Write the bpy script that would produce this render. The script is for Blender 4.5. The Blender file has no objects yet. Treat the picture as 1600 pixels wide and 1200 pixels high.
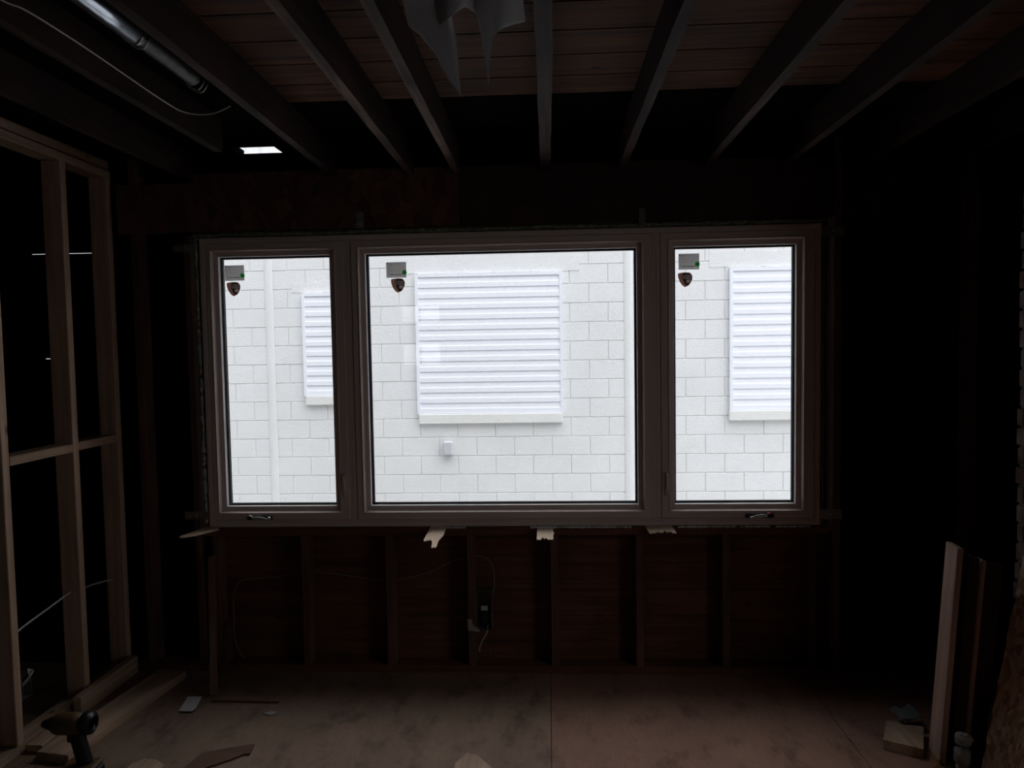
import bpy, bmesh, math, random
from mathutils import Vector, Matrix, Euler
random.seed(7)
S = bpy.context.scene
C = S.collection
PI = math.pi

# ------------------------------------------------------------------ camera
def cam_axes(yaw, pitch, roll):
    cy, sy, cp, sp, cr, sr = math.cos(yaw), math.sin(yaw), math.cos(pitch), math.sin(pitch), math.cos(roll), math.sin(roll)
    f = Vector((-sy*cp, cy*cp, sp)); r = Vector((cy, sy, 0)); u = r.cross(f)
    return cr*r + sr*u, -sr*r + cr*u, f
cam = bpy.data.cameras.new('camera'); co = bpy.data.objects.new('camera', cam); C.objects.link(co)
r_, u_, f_ = cam_axes(0.0510, -0.0521, -0.0164)
M = Matrix((r_, u_, -f_)).transposed().to_4x4(); M.translation = (0, -3.5, 1.632)
co.matrix_world = M
cam.sensor_width = 36; cam.lens = 25.196; cam.clip_start = 0.05; cam.clip_end = 200
S.camera = co

# ------------------------------------------------------------------ sky, sun, exposure
w = bpy.data.worlds.new('overcast_sky'); S.world = w; w.use_nodes = True
nt = w.node_tree; bgn = nt.nodes['Background']
tc = nt.nodes.new('ShaderNodeTexCoord'); sx = nt.nodes.new('ShaderNodeSeparateXYZ'); rp = nt.nodes.new('ShaderNodeValToRGB')
mp = nt.nodes.new('ShaderNodeMapRange')
nt.links.new(tc.outputs['Generated'], sx.inputs[0]); nt.links.new(sx.outputs['X'], mp.inputs['Value'])
mp.inputs['From Min'].default_value = -1; mp.inputs['From Max'].default_value = 1
nt.links.new(mp.outputs[0], rp.inputs[0])
rp.color_ramp.elements[0].color = (0.50, 0.53, 0.56, 1); rp.color_ramp.elements[0].position = 0.15
rp.color_ramp.elements[1].color = (1.0, 1.03, 1.10, 1); rp.color_ramp.elements[1].position = 0.85
nt.links.new(rp.outputs[0], bgn.inputs[0])
zr = nt.nodes.new('ShaderNodeMapRange'); zr.interpolation_type = 'SMOOTHSTEP'     # overcast sky, brightest overhead
zr.inputs['From Min'].default_value = 0.55; zr.inputs['From Max'].default_value = 0.95; zr.inputs['To Min'].default_value = 1.35; zr.inputs['To Max'].default_value = 6.0
nt.links.new(sx.outputs['Z'], zr.inputs['Value']); nt.links.new(zr.outputs[0], bgn.inputs[1])
sun = bpy.data.lights.new('sun', 'SUN'); so = bpy.data.objects.new('sun', sun); C.objects.link(so)
sun.energy = 0.85; sun.angle = math.radians(40); sun.color = (1, 0.98, 0.95)
so.rotation_euler = Vector((0.75, -0.65, 0.85)).to_track_quat('Z', 'Y').to_euler()
S.view_settings.view_transform = 'Standard'; S.view_settings.look = 'None'
S.view_settings.gamma = 1; S.view_settings.exposure = 0.0; S.view_settings.use_curve_mapping = False
S.cycles.use_denoising = True
S.cycles.max_bounces = 10; S.cycles.diffuse_bounces = 6; S.cycles.glossy_bounces = 4; S.cycles.transparent_max_bounces = 16
S.cycles.sample_clamp_indirect = 4

# ------------------------------------------------------------------ materials
def newmat(name):
    m = bpy.data.materials.new(name); m.use_nodes = True
    return m, m.node_tree, m.node_tree.nodes['Principled BSDF']
def plain(name, col, rough=0.6, metal=0.0, bump=0.0, bscale=60, spec=0.5, var=0.0, vscale=4):
    m, t, b = newmat(name)
    b.inputs['Base Color'].default_value = (*col, 1); b.inputs['Roughness'].default_value = rough
    b.inputs['Metallic'].default_value = metal; b.inputs['Specular IOR Level'].default_value = spec
    tcn = t.nodes.new('ShaderNodeTexCoord')
    if var:
        n = t.nodes.new('ShaderNodeTexNoise'); n.inputs['Scale'].default_value = vscale; n.inputs['Detail'].default_value = 5
        t.links.new(tcn.outputs['Object'], n.inputs['Vector'])
        r = t.nodes.new('ShaderNodeValToRGB')
        r.color_ramp.elements[0].position = .3; r.color_ramp.elements[1].position = .7
        r.color_ramp.elements[0].color = (*[c*(1-var) for c in col], 1); r.color_ramp.elements[1].color = (*[min(1, c*(1+var)) for c in col], 1)
        t.links.new(n.outputs['Fac'], r.inputs[0]); t.links.new(r.outputs[0], b.inputs['Base Color'])
    if bump:
        n = t.nodes.new('ShaderNodeTexNoise'); n.inputs['Scale'].default_value = bscale; n.inputs['Detail'].default_value = 4
        t.links.new(tcn.outputs['Object'], n.inputs['Vector'])
        bp = t.nodes.new('ShaderNodeBump'); bp.inputs['Strength'].default_value = bump; bp.inputs['Distance'].default_value = 0.01
        t.links.new(n.outputs['Fac'], bp.inputs['Height']); t.links.new(bp.outputs[0], b.inputs['Normal'])
    return m
def wood(name, c1, c2, axis='z', rough=0.75, knots=True, stain=0.35, spec=0.3):
    m, t, b = newmat(name)
    b.inputs['Roughness'].default_value = rough; b.inputs['Specular IOR Level'].default_value = spec
    tcn = t.nodes.new('ShaderNodeTexCoord')
    k = {'x': (1.2, 22, 22), 'y': (22, 1.2, 22), 'z': (22, 22, 1.2)}[axis]
    mpn = t.nodes.new('ShaderNodeMapping'); mpn.inputs['Scale'].default_value = k
    t.links.new(tcn.outputs['Object'], mpn.inputs['Vector'])
    n = t.nodes.new('ShaderNodeTexNoise'); n.inputs['Scale'].default_value = 1.6; n.inputs['Detail'].default_value = 6; n.inputs['Distortion'].default_value = .6
    t.links.new(mpn.outputs[0], n.inputs['Vector'])
    r = t.nodes.new('ShaderNodeValToRGB'); r.color_ramp.elements[0].position = .32; r.color_ramp.elements[1].position = .68
    r.color_ramp.elements[0].color = (*c2, 1); r.color_ramp.elements[1].color = (*c1, 1)
    t.links.new(n.outputs['Fac'], r.inputs[0])
    n2 = t.nodes.new('ShaderNodeTexNoise'); n2.inputs['Scale'].default_value = 3.1; n2.inputs['Detail'].default_value = 5
    t.links.new(tcn.outputs['Object'], n2.inputs['Vector'])
    r2 = t.nodes.new('ShaderNodeValToRGB'); r2.color_ramp.elements[0].position = .35; r2.color_ramp.elements[1].position = .65
    r2.color_ramp.elements[0].color = (1-stain,)*3+(1,); r2.color_ramp.elements[1].color = (1, 1, 1, 1)
    t.links.new(n2.outputs['Fac'], r2.inputs[0])
    mx = t.nodes.new('ShaderNodeMix'); mx.data_type = 'RGBA'; mx.blend_type = 'MULTIPLY'; mx.inputs['Factor'].default_value = 1
    t.links.new(r.outputs[0], mx.inputs['A']); t.links.new(r2.outputs[0], mx.inputs['B'])
    last = mx.outputs['Result']
    if knots:
        v = t.nodes.new('ShaderNodeTexVoronoi'); v.inputs['Scale'].default_value = 4.2
        km = t.nodes.new('ShaderNodeMapping'); km.inputs['Scale'].default_value = {'x': (.6, 1, 1), 'y': (1, .6, 1), 'z': (1, 1, .6)}[axis]
        t.links.new(tcn.outputs['Object'], km.inputs['Vector']); t.links.new(km.outputs[0], v.inputs['Vector'])
        kr = t.nodes.new('ShaderNodeValToRGB'); kr.color_ramp.elements[0].position = .03; kr.color_ramp.elements[1].position = .075
        kr.color_ramp.elements[0].color = (.25, .2, .17, 1); kr.color_ramp.elements[1].color = (1, 1, 1, 1)
        t.links.new(v.outputs['Distance'], kr.inputs[0])
        m2 = t.nodes.new('ShaderNodeMix'); m2.data_type = 'RGBA'; m2.blend_type = 'MULTIPLY'; m2.inputs['Factor'].default_value = 1
        t.links.new(last, m2.inputs['A']); t.links.new(kr.outputs[0], m2.inputs['B']); last = m2.outputs['Result']
    t.links.new(last, b.inputs['Base Color'])
    bp = t.nodes.new('ShaderNodeBump'); bp.inputs['Strength'].default_value = .35; bp.inputs['Distance'].default_value = .004
    t.links.new(n.outputs['Fac'], bp.inputs['Height']); t.links.new(bp.outputs[0], b.inputs['Normal'])
    return m
def osb(name, c1, c2, c3, scale=16):
    m, t, b = newmat(name); b.inputs['Roughness'].default_value = .7; b.inputs['Specular IOR Level'].default_value = .25
    tcn = t.nodes.new('ShaderNodeTexCoord')
    n0 = t.nodes.new('ShaderNodeTexNoise'); n0.inputs['Scale'].default_value = 3.0
    t.links.new(tcn.outputs['Object'], n0.inputs['Vector'])
    ad = t.nodes.new('ShaderNodeMix'); ad.data_type = 'RGBA'; ad.blend_type = 'ADD'; ad.inputs['Factor'].default_value = .35
    t.links.new(tcn.outputs['Object'], ad.inputs['A']); t.links.new(n0.outputs['Color'], ad.inputs['B'])
    mpn = t.nodes.new('ShaderNodeMapping'); mpn.inputs['Scale'].default_value = (1, 1, .45); mpn.inputs['Rotation'].default_value = (.3, .5, .2)
    t.links.new(ad.outputs['Result'], mpn.inputs['Vector'])
    v = t.nodes.new('ShaderNodeTexVoronoi'); v.inputs['Scale'].default_value = scale; v.inputs['Randomness'].default_value = 1
    t.links.new(mpn.outputs[0], v.inputs['Vector'])
    sp = t.nodes.new('ShaderNodeSeparateColor'); t.links.new(v.outputs['Color'], sp.inputs[0])
    r = t.nodes.new('ShaderNodeValToRGB'); e = r.color_ramp.elements; e[0].color = (*c2, 1); e[1].color = (*c3, 1); e[0].position = .1; e[1].position = .95
    x = e.new(.6); x.color = (*c1, 1)
    t.links.new(sp.outputs[0], r.inputs[0]); t.links.new(r.outputs[0], b.inputs['Base Color'])
    bp = t.nodes.new('ShaderNodeBump'); bp.inputs['Strength'].default_value = .5; bp.inputs['Distance'].default_value = .003
    t.links.new(sp.outputs[1], bp.inputs['Height']); t.links.new(bp.outputs[0], b.inputs['Normal'])
    return m
def glassmat():
    m = bpy.data.materials.new('window_glass'); m.use_nodes = True; t = m.node_tree
    for n in list(t.nodes): t.nodes.remove(n)
    o = t.nodes.new('ShaderNodeOutputMaterial'); mx = t.nodes.new('ShaderNodeMixShader')
    tr = t.nodes.new('ShaderNodeBsdfTransparent'); tr.inputs[0].default_value = (.975, .975, .975, 1)
    gl = t.nodes.new('ShaderNodeBsdfGlossy'); gl.inputs['Roughness'].default_value = 0.0
    fr = t.nodes.new('ShaderNodeFresnel'); fr.inputs['IOR'].default_value = 1.5
    mu = t.nodes.new('ShaderNodeMath'); mu.operation = 'MULTIPLY'; mu.inputs[1].default_value = 2.0; mu.use_clamp = True   # both faces of a pane
    t.links.new(fr.outputs[0], mu.inputs[0]); t.links.new(mu.outputs[0], mx.inputs[0]); t.links.new(tr.outputs[0], mx.inputs[1]); t.links.new(gl.outputs[0], mx.inputs[2])
    t.links.new(mx.outputs[0], o.inputs[0]); return m
def translucent(name, col, tcol, fac, rough=.5):
    m = bpy.data.materials.new(name); m.use_nodes = True; t = m.node_tree
    b = t.nodes['Principled BSDF']; b.inputs['Base Color'].default_value = (*col, 1); b.inputs['Roughness'].default_value = rough
    tl = t.nodes.new('ShaderNodeBsdfTranslucent'); tl.inputs[0].default_value = (*tcol, 1)
    mx = t.nodes.new('ShaderNodeMixShader'); mx.inputs[0].default_value = fac
    t.links.new(b.outputs[0], mx.inputs[1]); t.links.new(tl.outputs[0], mx.inputs[2])
    t.links.new(mx.outputs[0], t.nodes['Material Output'].inputs[0]); return m

M_old_x = wood('old_board_x', (.21, .085, .04), (.11, .044, .024), 'x')
M_old_z = wood('old_board_z', (.20, .10, .07), (.11, .052, .038), 'z')
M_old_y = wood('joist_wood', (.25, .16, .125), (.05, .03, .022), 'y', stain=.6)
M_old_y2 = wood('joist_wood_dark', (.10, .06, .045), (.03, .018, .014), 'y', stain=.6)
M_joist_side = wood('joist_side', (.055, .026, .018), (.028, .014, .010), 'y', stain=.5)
M_deck = wood('deck_wood', (.20, .07, .026), (.06, .021, .009), 'x', stain=.55)
M_new_z = wood('new_stud_z', (.72, .50, .36), (.54, .35, .23), 'z', stain=.15)
M_new_y = wood('new_lumber_y', (.62, .43, .30), (.44, .29, .19), 'y', stain=.3)
M_shim = wood('shim_wood', (.95, .74, .56), (.84, .61, .44), 'z', knots=False, stain=.1)
M_scrap = wood('scrap_wood', (.20, .10, .062), (.14, .068, .042), 'x', knots=False, stain=.2)
M_black = plain('near_black', (.009, .008, .007), .95, var=.3, spec=0.0)  # plain near-black, for wall ends, left deck bays and unseen walls
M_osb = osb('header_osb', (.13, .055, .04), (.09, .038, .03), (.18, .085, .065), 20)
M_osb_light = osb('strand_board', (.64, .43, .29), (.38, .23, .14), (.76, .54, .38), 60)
M_vinyl = plain('white_vinyl', (.68, .555, .50), .35, spec=.4)
M_bead_lit = plain('white_glazing_bead_lit', (.92, .91, .90), .35)  # brighter copy of the vinyl; light from outside is put into its colour
M_spacer = plain('black_spacer', (.008, .008, .008), .6)
M_glass = glassmat()
M_foam = plain('foam', (.20, .22, .16), .9, bump=1, bscale=80, var=.5, vscale=40)
M_foamw = plain('white_foam', (.75, .80, .78), .8, bump=.6, bscale=90)
M_steel = plain('galvanised_steel', (.34, .33, .30), .38, metal=.9, var=.15, vscale=30)
M_alu = plain('duct_foil', (.62, .67, .75), .28, metal=1.0, bump=.15, bscale=25)
M_dark = plain('dark_plastic', (.012, .012, .013), .4)
M_red = plain('red_cap', (.35, .02, .03), .4)
M_cable = plain('white_cable', (.62, .60, .56), .45)
M_block = plain('painted_block', (.80, .803, .80), .65, bump=.35, bscale=55, var=.025, vscale=2.5)
M_mortar = plain('painted_mortar', (.70, .71, .70), .8)
M_siding = plain('vinyl_siding', (.88, .90, .96), .4)
M_sill = plain('painted_sill', (.80, .80, .77), .6, bump=.3, bscale=40, var=.03)
M_ubox = plain('utility_box_plastic', (.60, .61, .63), .4)
M_ground = plain('concrete_ground', (.34, .34, .33), .9, var=.15)
M_brick = None

# ------------------------------------------------------------------ helpers
def link(name, bm, mats, parent=None, smooth=False):
    me = bpy.data.meshes.new(name); bm.normal_update(); bm.to_mesh(me); bm.free()
    for m in (mats if isinstance(mats, (list, tuple)) else [mats]): me.materials.append(m)
    if smooth:
        for p in me.polygons: p.use_smooth = True
    o = bpy.data.objects.new(name, me); C.objects.link(o)
    if parent: o.parent = parent
    return o
def tag(o, label, cat, group=None, kind=None):
    if label: o['label'] = label
    if cat: o['category'] = cat
    if group: o['group'] = group
    if kind: o['kind'] = kind
    return o
def struct(o): o['kind'] = 'structure'; return o
def root(name, loc=(0, 0, 0)):
    o = bpy.data.objects.new(name, None); o.location = loc; o.empty_display_size = .05; C.objects.link(o); return o
def box(bm, x0, x1, y0, y1, z0, z1, bev=0, mi=0, mat=None):
    r = bmesh.ops.create_cube(bm, size=1)['verts']
    bmesh.ops.scale(bm, vec=(x1-x0, y1-y0, z1-z0), verts=r)
    bmesh.ops.translate(bm, vec=((x0+x1)/2, (y0+y1)/2, (z0+z1)/2), verts=r)
    fs = list({f for v in r for f in v.link_faces})
    for f in fs: f.material_index = mi
    if bev:
        es = list({e for v in r for e in v.link_edges})
        rr = bmesh.ops.bevel(bm, geom=es, offset=bev, segments=1, affect='EDGES', clamp_overlap=True)
        for f in rr['faces']: f.material_index = mi
        r = list({v for f in rr['faces'] for v in f.verts} | {v for v in r if v.is_valid})
    if mat is not None: bmesh.ops.transform(bm, matrix=mat, verts=[v for v in r if v.is_valid])
    return r
def bx(name, x0, x1, y0, y1, z0, z1, m, parent=None, bev=.002):
    bm = bmesh.new(); box(bm, x0, x1, y0, y1, z0, z1, bev); return link(name, bm, m, parent)
def obx(name, size, loc, rot, m, bev=.002, parent=None):
    """box with its own origin at its centre, rotated"""
    bm = bmesh.new(); a, b, c = size
    box(bm, -a/2, a/2, -b/2, b/2, -c/2, c/2, bev)
    o = link(name, bm, m, parent); o.location = loc; o.rotation_euler = rot; return o
def tube(bm, pts, rad, n=8, cap=True, mi=0):
    pts = [Vector(p) for p in pts]; rings = []
    up = Vector((0, 0, 1))
    for i, p in enumerate(pts):
        d = (pts[min(i+1, len(pts)-1)] - pts[max(i-1, 0)]).normalized()
        a = d.cross(up)
        if a.length < .05: a = d.cross(Vector((1, 0, 0)))
        a.normalize(); b = a.cross(d).normalized()
        rr = rad[i] if isinstance(rad, (list, tuple)) else rad
        rings.append([bm.verts.new(p + a*math.cos(2*PI*k/n)*rr + b*math.sin(2*PI*k/n)*rr) for k in range(n)])
    for i in range(len(rings)-1):
        for k in range(n):
            f = bm.faces.new((rings[i][k], rings[i][(k+1) % n], rings[i+1][(k+1) % n], rings[i+1][k])); f.material_index = mi
    if cap:
        for rg in (rings[0], rings[-1]):
            try: f = bm.faces.new(rg); f.material_index = mi
            except ValueError: pass
def smoothpath(pts, n=6):
    P = [Vector(p) for p in pts]; out = []
    for i in range(len(P)-1):
        p0, p1, p2, p3 = P[max(i-1, 0)], P[i], P[i+1], P[min(i+2, len(P)-1)]
        for k in range(n):
            t = k/n
            out.append(.5*((2*p1)+(-p0+p2)*t+(2*p0-5*p1+4*p2-p3)*t*t+(-p0+3*p1-3*p2+p3)*t**3))
    out.append(P[-1]); return out
def prism(bm, poly, z0, z1, mat=None, mi=0):
    a = [bm.verts.new((x, y, z0)) for x, y in poly]; b = [bm.verts.new((x, y, z1)) for x, y in poly]
    n = len(poly); fs = [bm.faces.new(a[::-1]), bm.faces.new(b)]
    for i in range(n): fs.append(bm.faces.new((a[i], a[(i+1) % n], b[(i+1) % n], b[i])))
    for f in fs: f.material_index = mi
    if mat is not None: bmesh.ops.transform(bm, matrix=mat, verts=a+b)
    return a+b
def cells(bm, us, vs, holes, emit):
    U0, U1, V0, V1 = min(us), max(us), min(vs), max(vs)
    us = sorted(set(us + [q for h in holes for q in h[:2] if U0 < q < U1])); vs = sorted(set(vs + [q for h in holes for q in h[2:] if V0 < q < V1]))
    for j in range(len(vs)-1):
        run = None
        for i in range(len(us)-1):
            cu, cv = (us[i]+us[i+1])/2, (vs[j]+vs[j+1])/2
            inside = any(h[0] < cu < h[1] and h[2] < cv < h[3] for h in holes)
            if not inside: emit(us[i], us[i+1], vs[j], vs[j+1])
def ringloft(bm, rects, mi=0):
    """rects = [(x0,x1,z0,z1,y)...] lofted one after another"""
    rings = [[bm.verts.new(p) for p in ((a, y, c), (b, y, c), (b, y, d), (a, y, d))] for a, b, c, d, y in rects]
    for i in range(len(rings)-1):
        for k in range(4):
            f = bm.faces.new((rings[i][k], rings[i][(k+1) % 4], rings[i+1][(k+1) % 4], rings[i+1][k])); f.material_index = mi
def blob_strip(name, p0, p1, rad, m, n=40, seed=1, flat=.5, jitter=.5):
    """an irregular bead of foam between two points"""
    rnd = random.Random(seed); bm = bmesh.new(); p0, p1 = Vector(p0), Vector(p1)
    pts, rs = [], []
    for i in range(n+1):
        t = i/n; p = p0.lerp(p1, t) + Vector((0, rnd.uniform(-1, 1)*rad*jitter*.6, rnd.uniform(-1, 1)*rad*jitter*.4))
        pts.append(p); rs.append(rad*(1+rnd.uniform(-jitter, jitter)))
    tube(bm, pts, rs, 8); return link(name, bm, m, None, True)

# ------------------------------------------------------------------ setting: shell of the room
WX0, WX1, WZ0, WZ1 = -1.722, 1.303, .745, 2.193            # window unit
bm = bmesh.new()
pitch = .1345; zk = [1.608+pitch*(k-12) for k in range(0, 21)]
hole = (-1.745, 1.325, .738, 2.215)
for k in range(20):
    za, zb = max(zk[k], 0), min(zk[k+1], 2.613)
    def em(a, b, c, d):
        mi = 0 if (a > -1.75 and b < 1.45) else 1
        box(bm, a+.0008, b-.0008, .090, .106, c, d, 0, mi)
    g0 = .003 if k == 16 else (.0015 if k == 12 else .001)
    cells(bm, [-4.5, -1.745, -.3, 1.43, 2.4], [za+g0, zb-.001], [hole], em)
cells(bm, [-4.5, 2.4], [0, 2.613], [hole, (-2.66, -2.26, 2.1455, 2.150), (-2.615, -2.535, 1.6065, 1.6095)], lambda a, b, c, d: box(bm, a, b, .106, .112, c, d, 0, 1))
struct(link('wall_front', bm, [M_old_x, M_black]))
bm = bmesh.new()
def planks_y(x0, x1, y0, y1, z0, z1, step, holes, m=0):
    y = y1
    while y > y0:
        yb = max(y-step, y0)
        cells(bm, [x0, x1], [yb+.004, y-.004], holes, lambda a, b, c, d: box(bm, a, b, c, d, z0, z1, 0, m))
        y = yb
planks_y(-1.03, 2.4, -7.6, -.64, 2.615, 2.635, .188, [])
planks_y(-4.5, -1.03, -7.6, -.64, 2.615, 2.635, .188, [], 1)
planks_y(-4.5, 2.4, -.64, .13, 2.615, 2.635, .385, [(-1.530, -1.308, -.045, .131)], 1)
cells(bm, [-4.6, 2.5], [-7.6, .13], [(-1.530, -1.308, -.045, .131)], lambda a, b, c, d: box(bm, a, b, c, d, 2.635, 2.65, 0, 1))
struct(link('ceiling', bm, [M_deck, M_black]))
bm = bmesh.new(); box(bm, -4.8, 2.7, -7.8, .33, 2.80, 2.84); box(bm, -4.6, 2.5, -7.7, -7.6, 2.65, 2.80); struct(link('light_block_roof', bm, M_black))  # unseen roof slab, added to keep overhead sky out of the ceiling slot
# floor: plywood sheets with seams
def floorply(name, c1, c2):
    m = plain(name, c1, .75, bump=.2, bscale=30, spec=.25)
    t = m.node_tree; b = t.nodes['Principled BSDF']; tcn = t.nodes.new('ShaderNodeTexCoord')
    last = None
    for (scv, c_a, c_b, p0, p1) in (((2.2, 1.2, 1), (*c2, 1), (*c1, 1), .3, .7), ((5, 3, 1), (.62, .6, .58, 1), (1, 1, 1, 1), .34, .5), ((40, 9, 1), (.86, .86, .86, 1), (1.05, 1.05, 1.05, 1), .3, .7)):
        mpn = t.nodes.new('ShaderNodeMapping'); mpn.inputs['Scale'].default_value = scv; mpn.inputs['Rotation'].default_value = (0, 0, .25)
        n = t.nodes.new('ShaderNodeTexNoise'); n.inputs['Scale'].default_value = 1.5; n.inputs['Detail'].default_value = 8; n.inputs['Roughness'].default_value = .62
        t.links.new(tcn.outputs['Object'], mpn.inputs['Vector']); t.links.new(mpn.outputs[0], n.inputs['Vector'])
        r = t.nodes.new('ShaderNodeValToRGB'); r.color_ramp.elements[0].position = p0; r.color_ramp.elements[1].position = p1
        r.color_ramp.elements[0].color = c_a; r.color_ramp.elements[1].color = c_b; t.links.new(n.outputs['Fac'], r.inputs[0])
        if last is None: last = r.outputs[0]
        else:
            mx = t.nodes.new('ShaderNodeMix'); mx.data_type = 'RGBA'; mx.blend_type = 'MULTIPLY'; mx.inputs['Factor'].default_value = 1
            t.links.new(last, mx.inputs['A']); t.links.new(r.outputs[0], mx.inputs['B']); last = mx.outputs['Result']
    t.links.new(last, b.inputs['Base Color']); return m
def floormat():
    return [floorply('plywood_grey', (.33, .22, .155), (.22, .145, .102)), floorply('plywood_red', (.355, .20, .14), (.275, .15, .108))]
bm = bmesh.new()
for a, b in ((-4.5, -2.45), (-2.447, -.010), (-.007, 1.212), (1.215, 2.4)):
    for c, d in ((-7.6, -5.3), (-5.297, -2.86), (-2.857, .112)):
        box(bm, a, b, c, d, -.02, 0, .0008, 1 if a > -1 else 0)
box(bm, -4.55, 2.45, -7.6, .112, -.12, -.021)
struct(link('floor', bm, floormat()))
bm = bmesh.new()
cells(bm, [-7.6, .112], [-.12, 2.65], [(-5.6, -5.1, 1.2, 2.0)], lambda a, b, c, d: box(bm, -4.56, -4.5, a, b, c, d, 0))
struct(link('wall_left', bm, M_black))
bm = bmesh.new(); cells(bm, [-7.6, .112], [-.12, 2.65], [(-2.9, -1.7, .75, 2.15)], lambda a, b, c, d: box(bm, 2.4, 2.46, a, b, c, d)); struct(link('wall_right', bm, M_black))
bm = bmesh.new()
cells(bm, [-4.56, 2.46], [-.12, 2.65], [(-2.285, -1.70, 1.37, 2.29)], lambda a, b, c, d: box(bm, a, b, -7.66, -7.6, c, d, 0))
struct(link('wall_back', bm, M_black))
# window behind the camera (seen only as a reflection in the new glass)
bm = bmesh.new()
ringloft(bm, [(-2.31, -1.675, 1.345, 2.315, -7.6), (-2.31, -1.675, 1.345, 2.315, -7.585), (-2.285, -1.70, 1.37, 2.29, -7.585), (-2.285, -1.70, 1.37, 2.29, -7.66)])
box(bm, -2.036, -1.99, -7.65, -7.60, 1.37, 2.29); box(bm, -2.285, -1.70, -7.65, -7.60, 1.69, 2.047)
box(bm, -2.285, -2.036, -7.645, -7.62, 1.47, 1.482); box(bm, -2.285, -2.036, -7.645, -7.62, 2.11, 2.12)
w2 = struct(link('window_2', bm, M_vinyl))
bm = bmesh.new()
def fillwin(bm, xa, xb, a, b, c, d):
    for p, q, r, t in ((a, a+.05, c, d), (b-.05, b, c, d), (a+.05, b-.05, c, c+.05), (a+.05, b-.05, d-.05, d), (a+.05, b-.05, (c+d)/2-.02, (c+d)/2+.02)):
        box(bm, xa, xb, p, q, r, t)
fillwin(bm, -4.555, -4.50, -5.6, -5.1, 1.2, 2.0)
struct(link('fill_window_left', bm, M_vinyl))  # unseen left window, added to bring in fill light
bm = bmesh.new(); fillwin(bm, 2.402, 2.458, -2.9, -1.7, .75, 2.15); struct(link('fill_window_right', bm, M_vinyl))  # unseen right window, invented to throw fill light on the left studs

# ------------------------------------------------------------------ front wall framing
def stud(xc, z0, z1, label, y0=0.0, m=None, w=.038, d=.089, name='wall_stud', group='studs of the window wall'):
    o = bx(name, xc-w/2, xc+w/2, y0, y0+d, z0, z1, m or M_old_z, bev=.0015)
    return tag(o, label, 'stud', group)
under = [(-1.238, 'dark wall stud under the left casement, left of where the cable dips'),
         (-.809, 'dark wall stud below the post between left casement and middle pane'),
         (-.398, 'dark wall stud the electrical box is fixed to, cable passing behind it'),
         (.017, 'dark wall stud directly under the squarer shim below the middle pane'),
         (.435, 'dark wall stud just left of the wide flat shim'),
         (.856, 'dark wall stud under the middle of the right casement'),
         (1.266, 'dark wall stud under the right end of the window')]
for x, l in under: stud(x, .038, .700, l)
stud(-1.695, .038, .700, 'dark wall stud under the left end of the window', w=.03)
stud(1.382, .038, 2.60, 'tall dark stud just right of the window frame', w=.036)
stud(2.01, .038, 2.60, 'tall dark stud near the right corner behind the leaning boards', w=.04)
stud(-2.05, .038, 2.60, 'tall dark stud left of the window beside the open partition', w=.036)
stud(-1.79, .038, 2.21, 'tall dark stud close against the left side of the window', w=.03, y0=.012, d=.077)
tag(bx('bottom_plate', -2.17, 2.40, .0, .089, 0, .038, M_old_x), 'dark bottom plate on the floor along the window wall', 'plate')
tag(bx('rough_sill', -1.745, 1.345, -.004, .088, .700, .738, M_old_x), 'rough sill board carrying the window frame', 'sill')
# header
hd = bx('window_header', -1.76, 1.36, .014, .088, 2.222, 2.500, M_old_x)
tag(hd, 'heavy dark header beam behind the strand board above the window', 'beam')
bm = bmesh.new()
rnd = random.Random(3)
def ragged_panel(bm, x0, x1, z0, z1, y0, y1, step=.05, amp=.004, curve=0):
    n = int((x1-x0)/step); top = []; bot = []
    for i in range(n+1):
        x = x0+(x1-x0)*i/n; top.append((x, z1+rnd.uniform(-amp, amp))); bot.append((x, z0+rnd.uniform(-amp, amp)*.3))
    poly = bot + top[::-1]
    va = [bm.verts.new((x, y0, z)) for x, z in poly]; vb = [bm.verts.new((x, y1, z)) for x, z in poly]
    bm.faces.new(va); bm.faces.new(vb[::-1]); N = len(poly)
    for i in range(N): bm.faces.new((va[(i+1) % N], va[i], vb[i], vb[(i+1) % N]))
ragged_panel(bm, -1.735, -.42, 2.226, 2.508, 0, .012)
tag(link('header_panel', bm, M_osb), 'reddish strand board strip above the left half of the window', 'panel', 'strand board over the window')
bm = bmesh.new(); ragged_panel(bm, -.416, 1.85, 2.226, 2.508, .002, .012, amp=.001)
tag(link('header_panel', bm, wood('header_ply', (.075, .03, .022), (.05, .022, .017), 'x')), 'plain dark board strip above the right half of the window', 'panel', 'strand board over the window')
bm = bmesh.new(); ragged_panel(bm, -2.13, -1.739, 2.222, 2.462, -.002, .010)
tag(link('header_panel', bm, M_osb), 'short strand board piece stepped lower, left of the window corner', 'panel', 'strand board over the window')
tag(bx('rim_board', -2.17, 2.40, .046, .084, 2.512, 2.611, M_black), 'dark rim board between the joist ends above the header', 'board')

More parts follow.
